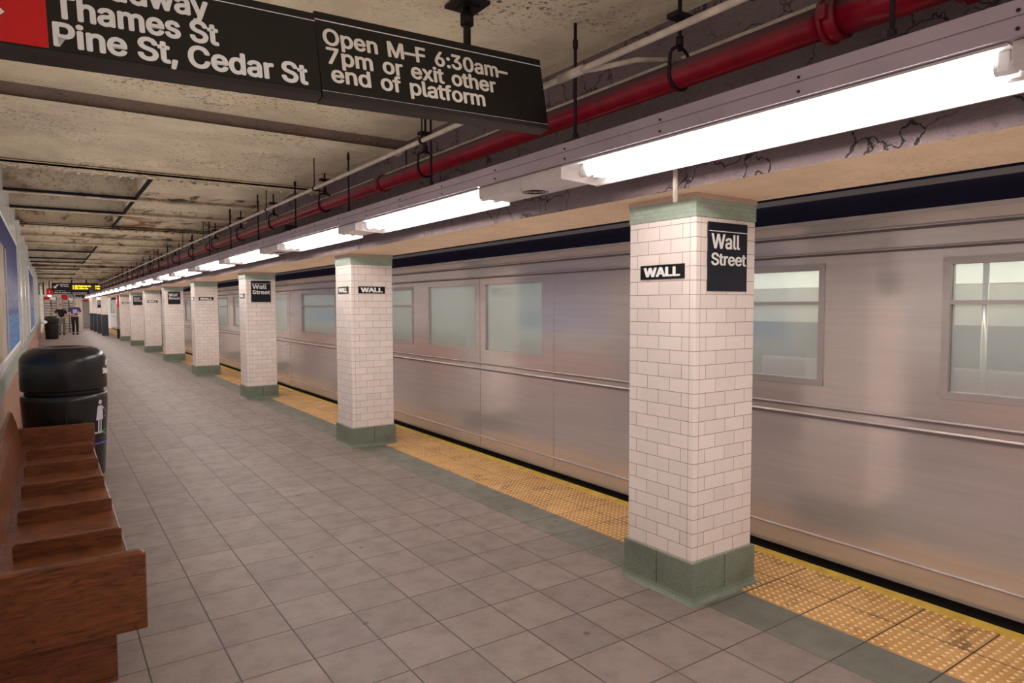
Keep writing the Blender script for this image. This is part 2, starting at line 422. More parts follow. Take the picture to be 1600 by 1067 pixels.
for k, y in enumerate(beams[:-1]):
    riv = k in (0, 3, 9, 14)
    b = MB(); hw = .11 if riv else .045
    b.box(XW, XB, y-hw, y+hw, 2.735, 2.752)                 # bottom flange
    b.box(XW, XB, y-.012, y+.012, 2.75, 3.1)                # web
    if riv:
        b.box(XW, XB, y-hw, y-hw+.012, 2.722, 2.76)
        for q in range(26):
            xx = XW+.08+q*.108
            for dy in (-.07, .07):
                b.lathe([(.022, 2.735), (.019, 2.722), (.009, 2.715)], xx, y+dy, 8)
    o = b.build('ceiling_beam', M['flange'] if k < 2 or not riv else M['ceilrust']); struct(o)
# far cross walls over the platform
# long beam over the column row
b = MB(); b.mi = 0
prof = [(XB, 2.05), (XB, 2.95), (3.12, 2.95), (3.12, 2.05)]
b.box(XB, 3.12, Y0, Y1, 2.05, 3.1)
for f in b.bm.faces:
    bmesh.ops.recalc_face_normals(b.bm, faces=b.bm.faces)
    break
for f in b.bm.faces: f.material_index = 1 if f.normal.z < -.5 else 0
o = b.build('longitudinal_beam', [M['beamface'], M['soffit']]); struct(o)

# ------------------------------------------------------------------ tactile strip
b = MB()
b.box(2.955, 3.515, Y0, Y1, -.01, .0)
TY0 = 1.823-.316*5
for k in range(300):
    for col in (0, 1):
        for j in range(7):
            y = TY0+.316*(k//8)+.0198+.0395*(k % 8); x = 2.955+.28*col+.020+.040*j
            n = 5 if y > 5 else 7
            A = [b.bm.verts.new((x+.0125*math.cos(2*math.pi*t/n), y+.0125*math.sin(2*math.pi*t/n), 0)) for t in range(n)]
            B = [b.bm.verts.new((x+.007*math.cos(2*math.pi*t/n), y+.007*math.sin(2*math.pi*t/n), .006)) for t in range(n)]
            for t in range(n): b.face([A[t], A[(t+1) % n], B[(t+1) % n], B[t]])
            b.face(B)
b.mi = 1
for k in range(180):
    b.box(2.955, 3.515, TY0+k*.316-.0025, TY0+k*.316+.0025, -.002, .0008)
b.box(3.233, 3.237, Y0, Y1, -.002, .0008)
t = thing('tactile_strip', 'long strip of orange-yellow studded warning paving along platform edge', 'paving', (0, 0, 0))
b.build('studded_paving', [M['tactile'], M['blackm']], t)
MB().box(3.515, 3.592, Y0, Y1, -.08, .006, .004).build('yellow_nosing', M['yellow'], t)

# ------------------------------------------------------------------ columns
SP, CX0, CX1, CW = 4.549, 2.619, 3.088, .453
ordn = ['nearest', 'second', 'third', 'fourth', 'fifth', 'sixth', 'seventh', 'eighth']
def make_column():
    t = thing('platform_column', 'x', 'column')
    w_, d_ = CX1-CX0, CW
    boxuv(MB().box(0, w_, 0, d_, .2, 1.936, .006).build('tiled_shaft', M['coltile'], t), (0, 0))
    boxuv(MB().box(-.002, w_+.002, -.002, d_+.002, 1.936, 2.024).build('green_band', M['colband'], t))
    b = MB(); b.box(-.006, w_+.006, -.006, d_+.006, 2.024, 2.0499); b.build('concrete_capital', M['capital'], t)
    b = MB(); g = .016
    b.mi = 1; b.box(-g+.003, w_+g-.003, -g+.003, d_+g-.003, .03, .204); b.mi = 0
    h = w_/2; k = d_/2; s_ = .0022
    for (a0, a1, c0, c1) in ((-g, h-s_, -g, k-s_), (h+s_, w_+g, -g, k-s_), (-g, h-s_, k+s_, d_+g), (h+s_, w_+g, k+s_, d_+g)):
        b.box(a0, a1, c0, c1, .028, .207, .002)
    # coved foot
    prof = [(g, .035), (g+.004, .018), (g+.012, .006), (g+.026, 0.001)]
    rings = [[b.bm.verts.new((x, y, z)) for x, y in ((-q, -q), (w_+q, -q), (w_+q, d_+q), (-q, d_+q))] for q, z in prof]
    for A, B in zip(rings, rings[1:]):
        for j in range(4): b.face([A[j], A[(j+1) % 4], B[(j+1) % 4], B[j]])
    b.build('granite_base', [M['granite'], M['blackm']], t)
    return t
col0 = make_column()
front = ['navy', 'wall', 'navy', 'wall', 'navy', 'wall', 'navy', 'wall']
for k in range(-1, 8):
    c = col0 if k == -1 else copy_tree(col0)
    c.location = (CX0, 2.206+SP*k, 0)
    if k == -1: lab = 'white-tiled column just behind the viewpoint, beyond the right frame edge'
    else: lab = '%s white-tiled column with green granite base, %s on its front face' % (ordn[k], 'navy street sign' if front[k] == 'navy' else 'black name plaque')
    tag(c, lab, 'column', 'white-tiled columns along the platform edge')
def plaque(k, side):
    y = 2.206+SP*k
    t = thing('name_plaque', 'small black WALL plaque on the %s of the %s column' % ('platform side' if side else 'front', ordn[k]), 'sign', (CX0, y, 1.672), 'black name plaques on the columns')
    hw, hh = .15, .037
    if side:
        cy = .218
        MB().box(-.005, .004, cy-hw, cy+hw, -hh, hh).build('plate', M['plaque'], t)
        L = MB(); put_text(L, 'WALL', (-.0055, cy+.125, -.025), (0, -1, 0), (0, 0, 1), .05, .25, .045); L.build('lettering', M['white'], t)
    else:
        cx = .23
        MB().box(cx-hw, cx+hw, -.005, .004, -hh, hh).build('plate', M['plaque'], t)
        L = MB(); put_text(L, 'WALL', (cx-.125, -.0055, -.025), (1, 0, 0), (0, 0, 1), .05, .25, .045); L.build('lettering', M['white'], t)
def navy_sign(k):
    y = 2.206+SP*k
    t = thing('station_sign', 'navy Wall Street sign on the front of the %s column' % ordn[k], 'sign', (CX0, y, 1.57), 'navy street signs on the columns')
    MB().box(.085, .392, -.008, .004, 0, .345, .002).build('sign_panel', M['navy'], t)
    MB().box(.088, .389, -.0095, -.007, .298, .302).build('stripe', M['letter'], t)
    L = MB(); put_text(L, 'Wall', (.105, -.0085, .213), (1, 0, 0), (0, 0, 1), .074, .224, .02)
    put_text(L, 'Street', (.105, -.0085, .130), (1, 0, 0), (0, 0, 1), .062, .275, .02); L.build('lettering', M['letter'], t)
for k in range(8):
    plaque(k, True)
    if front[k] == 'wall': plaque(k, False)
    else: navy_sign(k)

# far columns with dark dado
for k, (x0, x1, y) in enumerate(((2.297, 2.581, 40.8), (2.316, 2.55, 44.9), (2.29, 2.52, 48.3), (2.233, 2.46, 51.1))):
    t = thing('dado_column', 'pale far column with tall dark dado, %s of the four' % ('nearest', 'second', 'third', 'farthest')[k], 'column', (x0, y, 0), 'dark-footed columns at the far end')
    w_ = x1-x0
    boxuv(MB().box(0, w_, 0, .3, 1.1, 2.05).build('tiled_shaft', M['coltile'], t))
    boxuv(MB().box(-.004, w_+.004, -.004, .304, 0, 1.1).build('dado', M['darktile'], t))
    if k == 1:
        s_ = thing('station_sign', 'small dark street sign on a far dark-footed column', 'sign', (x0, y, 1.5), 'navy street signs on the columns')
        MB().box(.02, .2, -.012, 0, -.05, .38).build('sign_panel', M['navy'], s_)
        L = MB(); put_text(L, 'Wall', (.04, -.0125, .25), (1, 0, 0), (0, 0, 1), .06, .14); L.build('lettering', M['letter'], s_); L = MB(); put_text(L, 'Street', (.04, -.0125, .15), (1, 0, 0), (0, 0, 1), .05, .14)
        L.build('lettering', M['letter'], s_)
t = thing('call_box_post', 'narrow grey post with black foot and red upright sign, past the last white column', 'post', (2.69, 36.7, 0))
MB().box(0, .19, 0, .25, .45, 1.62).build('post_body', M['doorgrey'], t)
MB().box(-.01, .2, -.01, .26, 0, .45).build('post_foot', M['blackm'], t)
b = MB().box(.0, .19, 0, .2, 1.62, 2.05); b.build('post_head', M['white'], t)
MB().box(.02, .17, -.02, 0, 1.48, 2.04).build('red_sign', M['red'], t)

# ------------------------------------------------------------------ light row
ordinals = ['first', 'second', 'third', 'fourth', 'fifth', 'sixth', 'seventh', 'eighth', 'ninth', 'tenth', 'eleventh', 'twelfth', 'thirteenth', 'fourteenth']
def make_light(name, L, bal, grille):
    t = thing(name, 'x', 'light')
    b = MB(); xa, xb, zt, zb = 2.12, 2.345, 2.195, 2.118      # lamp trough, open below and towards the platform
    th = .003
    b.mi = 0
    b.quad([(xa, 0, zt), (xb, 0, zt), (xb, L, zt), (xa, L, zt)])
    b.quad([(xa, 0, zt), (xa, L, zt), (xa, L, 2.186), (xa, 0, 2.186)])
    b.quad([(xb, 0, zt), (xb+.015, 0, zb), (xb+.015, L, zb), (xb, L, zt)])
    b.mi = 1
    b.box(xa+.003, xb, 0, L, zt-.004, zt-.002)
    b.quad([(xa+.003, 0, zt-.003), (xa+.003, L, zt-.003), (xa+.003, L, 2.187), (xa+.003, 0, 2.187)])
    b.quad([(xb-.003, 0, zt-.003), (xb+.012, 0, zb), (xb+.012, L, zb), (xb-.003, L, zt-.003)])
    b.mi = 0
    b.box(xb+.006, xb+.017, 0, L, zb-.003, zb+.003)
    b.prism([(xa, zt), (xb, zt), (xb+.015, zb), (xa, zb+.012)], 'y', L-.004, L)
    b.build('lamp_trough', [M['housing'], M['inner']], t, recalc=False)
    b = MB(); b.box(xa, 2.345, L, L+bal, zb+.012, zt, .004); b.box(xa-.002, xa+.01, L+bal*.45, L+bal*.45+.006, zb, zt); b.build('ballast_cover', M['housing'], t)
    if grille:
        b = MB()
        for r in (.02, .035, .05, .065): b.lathe([(r, zb+.0105), (r+.006, zb+.0105), (r+.006, zb+.014), (r, zb+.014)], 2.25, L+bal*.5, 28, False)
        b.build('speaker_grille', M['hang'], t)
    for x in (2.19, 2.275):
        MB().tube([(x, .05, 2.150), (x, L-.13, 2.150)], .0165, 10).build('fluorescent_tube', M['tube'], t)
        for y in (.0, L-.13):
            b = MB(); b.box(x-.022, x+.022, y+.01, y+.04, 2.133, zt-.004, .004); b.tube([(x, y+.0, 2.150), (x, y+.05, 2.150)], .021, 10)
            b.build('lamp_holder', M['holder'], t)
    return t
la = make_light('fluorescent_light', 1.89, .77, True); lb = make_light('fluorescent_light', 1.92, .405, False)
seq = []
for n in range(-1, 11):
    seq += [(la, .75+5.015*n), (lb, 3.43+5.015*n)]
used = set(); vis = 0
for src, y in seq:
    if y > 55: continue
    o = src if src.name not in used else copy_tree(src)
    used.add(src.name); o.location = (0, y, 0)
    if y < .5: lab = 'twin-tube fluorescent light behind the viewpoint, beyond the right frame edge'; g = 'fluorescent lights behind the viewpoint'
    elif vis < 13: lab = '%s twin-tube fluorescent light from the right edge in the glowing row' % ordinals[vis]; g = 'fluorescent lights along the platform edge'; vis += 1
    else: lab = 'tiny glowing light bunched at the distant end of the light row'; g = 'distant fluorescent lights'
    tag(o, lab, 'light', g)
# cable trough above the lights
t = thing('cable_trough', 'long grey sheet-metal wiring trough above the fluorescent lights', 'cable trough', (0, 0, 0))
b = MB(); b.box(2.098, 2.26, Y0, 56, 2.197, 2.246); b.box(2.102, 2.255, Y0, 56, 2.246, 2.250); b.box(2.098, 2.26, Y0, 56, 2.250, 2.291)
for k in range(26): b.box(2.0965, 2.1, 2.37+2.42*k-5, 2.374+2.42*k-5, 2.197, 2.291)
b.build('trough_body', M['trough'], t)
b = MB()
for k in range(60):
    y = -3+.62*k
    for z in (2.262, 2.215): b.tube([(2.094, y, z), (2.099, y, z)], .005, 8)
b.build('screw', M['hang'], t)
for k in range(-1, 26):
    y = 1.06+1.492*k; b = MB(); b.tube([(2.14, y, 2.29), (2.14, y, 2.86)], .008, 8)
    b.box(2.11, 2.17, y-.05, y+.05, 2.29, 2.305); b.tube([(2.14, y, 2.305), (2.14, y, 2.335)], .014, 8); b.tube([(2.14, y, 2.74), (2.14, y, 2.78)], .013, 8); b.build('hanger_rod', M['hang'], t)
b = MB().box(2.075, 2.2, 7.2, 7.62, 2.296, 2.36, .008); o = b.build('junction_box', M['hang'])
tag(o, 'small dark box on top of the wiring trough above the third light', 'box')
o = MB().tube([(2.45, 2.19, 1.985), (2.45, 2.19, 2.19), (2.42, 2.19, 2.23)], .012, 12).build('conduit_stub', M['conduit'])
tag(o, 'short pale conduit stub hanging beside the nearest column top', 'pipe')

# ------------------------------------------------------------------ pipes
t = thing('sprinkler_pipe', 'thick dark red pipe running along the ceiling above the lights', 'pipe', (0, 0, 0))
PX, PZ = 2.30, 2.505
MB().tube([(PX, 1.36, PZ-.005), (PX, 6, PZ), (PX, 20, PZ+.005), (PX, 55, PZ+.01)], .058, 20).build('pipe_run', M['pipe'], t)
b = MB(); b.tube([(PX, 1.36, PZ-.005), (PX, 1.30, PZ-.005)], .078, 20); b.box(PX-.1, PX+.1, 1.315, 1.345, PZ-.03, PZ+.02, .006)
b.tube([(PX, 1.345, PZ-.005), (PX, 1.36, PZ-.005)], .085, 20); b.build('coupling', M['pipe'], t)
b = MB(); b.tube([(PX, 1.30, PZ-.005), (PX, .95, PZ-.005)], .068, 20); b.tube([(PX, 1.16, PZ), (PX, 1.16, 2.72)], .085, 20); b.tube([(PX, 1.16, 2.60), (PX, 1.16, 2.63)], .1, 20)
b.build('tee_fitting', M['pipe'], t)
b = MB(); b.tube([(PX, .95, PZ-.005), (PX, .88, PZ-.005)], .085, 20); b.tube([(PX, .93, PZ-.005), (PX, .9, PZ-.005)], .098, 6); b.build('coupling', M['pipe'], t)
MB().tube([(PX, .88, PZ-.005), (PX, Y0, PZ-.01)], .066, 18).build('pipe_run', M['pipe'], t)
for y in (5.2, 12.4, 19.5, 26, 33):
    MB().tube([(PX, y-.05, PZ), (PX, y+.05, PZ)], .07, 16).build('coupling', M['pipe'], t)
for y in (2.04, 4.43, 6.59, 8.42, 10.1, 11.87, 14.06, 16.1, 18.2, 20.3, 22.4, 24.5, 26.6, 28.7, 30.8):
    b = MB(); pts = []
    for k in range(25):
        a = math.radians(90-360*k/24); pts.append((PX+.066*math.cos(a), y, PZ+.066*math.sin(a)+(.05 if math.sin(a) > .3 else 0)))
    b.tube(pts, .008, 6); b.tube([(PX, y, PZ+.10), (PX, y, 2.86)], .009, 8); b.tube([(PX, y, PZ+.12), (PX, y, PZ+.16)], .018, 6)
    b.box(PX-.05, PX+.05, y-.03, y+.03, 2.74, 2.76)
    b.build('clevis_hanger', M['hang'], t)
t = thing('ceiling_conduit', 'thin pale conduit hung under the ceiling left of the red pipe', 'pipe', (0, 0, 0))
MB().tube([(2.0, Y0, 2.553), (2.0, 2.5, 2.553), (2.0, 55, 2.553)], .0145, 10).build('conduit_run', M['conduit'], t)
MB().tube([(2.0, 2.37, 2.553), (2.03, 2.28, 2.545), (2.2, 2.2, 2.595), (2.38, 2.1, 2.60)], .012, 10).build('branch', M['conduit'], t)
b = MB(); b.tube([(2.0, 2.33, 2.553), (2.0, 2.5, 2.553)], .021, 12); b.build('coupling', M['conduit'], t)
for y in (1.45, 3.9, 6.0, 7.6, 9.4, 11.2, 13.1, 15.0, 17):
    b = MB(); b.tube([(2.0, y-.012, 2.553), (2.0, y+.012, 2.553)], .022, 10); b.tube([(2.0, y, 2.57), (2.0, y, 2.86)], .005, 6); b.build('clamp', M['hang'], t)
t = thing('upper_conduit', 'thin grey conduit running just above the red pipe', 'pipe', (0, 0, 0))
MB().tube([(2.42, Y0, 2.62), (2.42, 55, 2.62)], .014, 10).build('conduit_run', M['conduit'], t)
for y in (1.2, 2.9, 5.0, 7.1, 9.2, 11.3):
    MB().tube([(2.42, y, 2.62), (2.42, y, 2.76)], .005, 6).build('clamp', M['hang'], t)

# ------------------------------------------------------------------ hanging signs
def face_frame(tilt, roll):
    ux = Vector((math.cos(roll), 0, math.sin(roll)))
    uy = Vector((-math.sin(roll)*math.cos(tilt), math.sin(tilt), math.cos(roll)*math.cos(tilt)))
    return ux, uy
def slab(mb, org, ux, uy, a0, a1, b0, b1, d0, d1):
    nz = ux.cross(uy)      # towards the viewer
    vs = [mb.bm.verts.new(org+ux*a+uy*b+nz*d) for a in (a0, a1) for b in (b0, b1) for d in (d0, d1)]
    for q in ((0, 1, 3, 2), (4, 6, 7, 5), (0, 4, 5, 1), (2, 3, 7, 6), (0, 2, 6, 4), (1, 5, 7, 3)): mb.face([vs[i] for i in q])
def poly(mb, org, ux, uy, pts, d0, d1):
    nz = ux.cross(uy)
    A = [mb.bm.verts.new(org+ux*a+uy*b+nz*d0) for a, b in pts]; B = [mb.bm.verts.new(org+ux*a+uy*b+nz*d1) for a, b in pts]; n = len(pts)
    for k in range(n): mb.face([A[k], A[(k+1) % n], B[(k+1) % n], B[k]])
    mb.face(A); mb.face(B)
# right panel
ROLLS = .030
base = Vector((0, 2.5, 2.283-.86*ROLLS)); Z0 = Vector((0, 0, 0))
t = thing('hanging_sign', 'black hanging sign with opening hours lettering, hung from ceiling bracket', 'sign', base)
ux, uy = face_frame(.17, ROLLS)
b = MB(); slab(b, Z0, ux, uy, .872, 1.938, .022, .335, -.07, 0); b.build('sign_box', M['signblack'], t)
b = MB(); slab(b, Z0, ux, uy, .872, 1.938, 0, .022, -.07, -.006); slab(b, Z0, ux, uy, .872, 1.938, 0, .022, -.012, .002); b.build('bottom_rail', M['signgrey'], t)
b = MB(); slab(b, Z0, ux, uy, .872, 1.938, .301, .3045, 0, .0015); slab(b, Z0, ux, uy, .872, 1.938, .0215, .0235, 0, .0015); b.build('stripe', M['letter'], t)
L = MB()
put_text(L, 'Open M–F 6:30am–', ux*.896+uy*.207, ux, uy, .066, .845, .024, word=1.45)
put_text(L, '7pm or exit other', ux*.903+uy*.133, ux, uy, .066, .765, .024, word=1.45)
put_text(L, 'end of platform', ux*.913+uy*.062, ux, uy, .066, .688, .024, word=1.45)
L.build('lettering', M['letterw'], t)
b = MB(); b.box(1.56, 1.64, .12, .20, .575, .60); b.tube([(1.59, .15, .36), (1.59, .15, .60)], .017, 10); b.tube([(1.59, .15, .5), (1.59, .15, .55)], .03, 10)
b.box(1.52, 1.67, .08, .23, .585, .6); b.build('ceiling_bracket', M['blackm'], t)
# left panel
t = thing('hanging_sign', 'black exit sign with red square and street names, hanging at top left', 'sign', base)
ux, uy = face_frame(.14, ROLLS)
b = MB(); slab(b, Z0, ux, uy, -1.1, .868, .022, .318, -.07, 0); b.build('sign_box', M['signblack'], t)
b = MB(); slab(b, Z0, ux, uy, -1.1, .868, 0, .022, -.07, -.002); b.build('bottom_rail', M['signgrey'], t)
b = MB(); slab(b, Z0, ux, uy, -1.1, .868, .287, .2895, 0, .0015); b.build('stripe', M['letter'], t)
b = MB(); slab(b, Z0, ux, uy, -.52, .030, .024, .286, 0, .0015); b.build('red_panel', M['red'], t)
b = MB()
def rot(p, a): return (p[0]*math.cos(a)-p[1]*math.sin(a), p[0]*math.sin(a)+p[1]*math.cos(a))
arrow = [(-.12, 0), (-.03, .08), (-.03, .03), (.13, .03), (.13, -.03), (-.03, -.03), (-.03, -.08)]
poly(b, ux*-.186+uy*.185, ux, uy, [rot(p, -math.pi/4) for p in arrow], .0015, .003); b.build('arrow', M['letter'], t)
L = MB()
put_text(L, 'Broadway', ux*.05+uy*.214, ux, uy, .078, .445)
put_text(L, 'Thames St', ux*.046+uy*.124, ux, uy, .078, .475)
put_text(L, 'Pine St, Cedar St', ux*.042+uy*.034, ux, uy, .078, .78)
L.build('lettering', M['letter'], t)
b = MB(); b.tube([(-.3, .15, .25), (-.3, .15, .60)], .017, 10); b.box(-.37, -.23, .08, .22, .585, .6); b.build('ceiling_bracket', M['blackm'], t)

# ------------------------------------------------------------------ bench
t = thing('slatted_bench', 'dark wooden platform bench with low seat dividers, against the left wall', 'bench', (0, 3.05, 0))
def wpart(name, fn, bev=.006):
    b = MB(); fn(b); o = b.build(name, M['wood'], t)
    m = o.modifiers.new('bevel', 'BEVEL'); m.width = bev; m.segments = 2; m.limit_method = 'ANGLE'
    return o
for y in (0, 3.57):
    wpart('end_panel', lambda b: b.prism([(-.30, .205), (.293, .205), (.293, .515), (.28, .525), (-.22, .525), (-.30, .525)], 'y', y-.035 if y == 0 else y, y+.01 if y == 0 else y+.045), .008)
for k in range(1, 6):
    y = .595*k
    wpart('divider', lambda b: b.prism([(-.163, .375), (.255, .375), (.255, .452), (.245, .459), (-.145, .457), (-.163, .443)], 'y', y-.014, y+.014), .004)
wpart('seat', lambda b: b.box(-.21, .268, .01, 3.57, .345, .384))
wpart('backrest', lambda b: b.prism([(-.198, .36), (-.236, .575), (-.262, .665), (-.29, .665), (-.29, .36)], 'y', .01, 3.6), .008)
for y in (.03, 1.79, 3.5):
    wpart('pedestal', lambda b: b.box(-.28, .186, y-.02, y+.025, 0, .345), .004)

# ------------------------------------------------------------------ trash can
def make_can(label, loc, full=True):
    t = thing('trash_can', label, 'trash can', loc)
    R = .322
    MB().lathe([(.27, 0), (.285, .02), (.318, .6), (R, .70), (R, .742), (.30, .748)], 0, 0, 48).build('body', M['black'], t)
    b = MB(); b.lathe([(.292, .745), (.292, .79)], 0, 0, 48); b.build('neck', M['blackm'], t)
    b = MB(); b.lathe([(.30, .782), (R-.004, .79), (R, .80), (R, 1.03), (.315, 1.065), (.295, 1.10), (.26, 1.13), (.215, 1.148), (.17, 1.152), (.165, 1.14), (.15, 1.02), (.02, 1.0)], 0, 0, 48); b.build('lid', M['black'], t)
    b = MB(); b.lathe([(.155, 1.15), (.17, 1.158), (.19, 1.156), (.205, 1.149)], 0, 0, 40, False); b.build('rim_ring', plainsteel, t)
    if full:
        a0 = math.radians(-41)
        def rad(z): return .285+.033*(z-.02)/.58 if z < .6 else (.318+.004*(z-.6)/.1 if z < .7 else R)
        def wr(z0, off, r):
            def f(x, y, th):
                q = rad(z0+y)+.001+th
                return (q*math.cos(a0+(x+off)/.32), q*math.sin(a0+(x+off)/.32), z0+y)
            return f
        L = MB(); put_text(L, 'Litter', (0, 0, 0), (1, 0, 0), (0, 1, 0), .05, .17, .035, .002, wr(.985, .12, R))
        put_text(L, 'Stops here', (0, 0, 0), (1, 0, 0), (0, 1, 0), .05, .30, .035, .002, wr(.915, .06, R)); L.build('lettering', M['letter'], t)
        L = MB(); put_text(L, 'You Can &', (0, 0, 0), (1, 0, 0), (0, 1, 0), .022, .115, .03, .002, wr(.395, -.06, .311)); L.build('slogan_lettering', M['letter'], t)
        r_ = .309
        b = MB(); w2 = wr(.405, .085, r_)
        ring = [(math.cos(math.radians(q)), math.sin(math.radians(q))) for q in range(40, 321, 20)]
        A = [b.bm.verts.new(w2(.026*c, .026*s, .004)) for c, s in ring]; B = [b.bm.verts.new(w2(.015*c, .015*s, .004)) for c, s in ring]
        for q in range(len(A)-1): b.face([A[q], A[q+1], B[q+1], B[q]])
        b.build('emblem', M['green'], t)
        # pictogram of a figure dropping litter
        b = MB(); w3 = wr(.455, .01, .316)
        def pl(pts): b.face([b.bm.verts.new(w3(x, y, .003)) for x, y in pts])
        pl([(.02*math.cos(q*math.pi/8), .215+.02*math.sin(q*math.pi/8)) for q in range(16)])
        pl([(-.028, .185), (.028, .185), (.045, .06), (-.045, .06)])
        pl([(-.022, .06), (-.006, .06), (-.006, -.04), (-.022, -.04)]); pl([(.006, .06), (.022, .06), (.022, -.04), (.006, -.04)])
        pl([(.02, .185), (.03, .18), (.062, .155), (.058, .145), (.025, .165)]); pl([(.07, .13), (.082, .135), (.086, .12), (.074, .115)])
        pl([(.066, .09), (.078, .095), (.082, .08), (.07, .075)])
        b.build('pictogram', M['picto'], t)
        b = MB(); b.lathe([(rad(.30)+.002, .30), (rad(.315)+.002, .315)], 0, 0, 48, False); b.build('blue_band', M['blueband'], t)
        b = MB(); b.box(-.008, .008, -.323, -.312, .3, .74); b.build('door_seam', M['blackm'], t)
    return t
plainsteel = plain('ring_steel', S(190, 180, 175), .25, .9)
make_can('large round black trash can with domed lid just past the bench', (.10, 7.05, 0))
c2 = make_can('distant black trash can by the man in black polo', (.13, 38.2, 0), False)
c2.scale = (.9, .9, .93)
o = MB().lathe([(.01, 1.0), (.12, 1.03), (.16, 1.1), (.10, 1.16), (.01, 1.18)], -.05, 38.0, 10).build('litter_bag', M['white'])
o.location = (-.13, -.45, -.28); tag(o, 'pale plastic bag bulging beside the distant trash can', 'bag')

# ------------------------------------------------------------------ left wall posters
def m_poster():
    t = NT('skyline_print'); v = t.coords(); g = t.n('ShaderNodeSeparateXYZ'); t.l(v, g.inputs[0]); z = g.outputs[2]
    c = t.mix(t.ramp(z, 1.35, 2.3), S(70, 78, 130), S(28, 30, 92))
    st = t.noise(t.coords((1, 9, 1.4)), 5, 5, .7)
    city = t.math('MULTIPLY', t.ramp(z, 1.45, 1.52), t.ramp(z, 1.95, 1.7))
    c = t.mix(t.math('MULTIPLY', t.ramp(st, .5, .62), city), c, S(216, 214, 232))
    wv = t.noise(t.coords((1, 1.5, 10)), 3, 5)
    c = t.mix(t.ramp(z, 1.44, 1.40), c, t.mix(t.ramp(wv, .4, .65), S(30, 84, 150), S(110, 150, 190)))
    return t.fin(c, .5, 0, .15)
def m_tower():
    t = NT('tower_print'); n = t.noise(t.coords((1, 14, .6)), 4, 5); return t.fin(t.mix(t.ramp(n, .4, .6), S(120, 96, 74), S(206, 190, 164)), .5, 0, .15)
MP, MT = m_poster(), m_tower()
for k, (ya, yb, za, zb) in enumerate(((5.0, 11.9, 1.03, 2.36), (18.9, 24.9, .95, 2.4))):
    t = thing('wall_poster', ('blue night skyline mural panel on the left wall beside the bench', 'darker blue skyline mural panel farther along the left wall')[k], 'poster', (XW, ya, za))
    w_, h_ = yb-ya, zb-za
    b = MB(); f = .035
    for q in ((0, w_, -f, 0), (0, w_, h_, h_+f)): b.box(0, .018, q[0], q[1], q[2], q[3])
    b.box(0, .018, -f, 0, -f, h_+f); b.box(0, .018, w_, w_+f, -f, h_+f); b.build('frame', M['white'], t)
    o = MB().box(.002, .012, 0, w_, 0, h_).build('print', MP, t)
    # the print keeps world heights through its own mesh offset
    for v in o.data.vertices: v.co.z += za
    o.location = (0, 0, -za)
    for a, e in (((1.9, 1.3), (3.5, .22)), ((.3, .7), (4.4, .3)))[k]: MB().box(.012, .014, a, a+e, 0, h_*.8).build('tower_strip', MT, t)

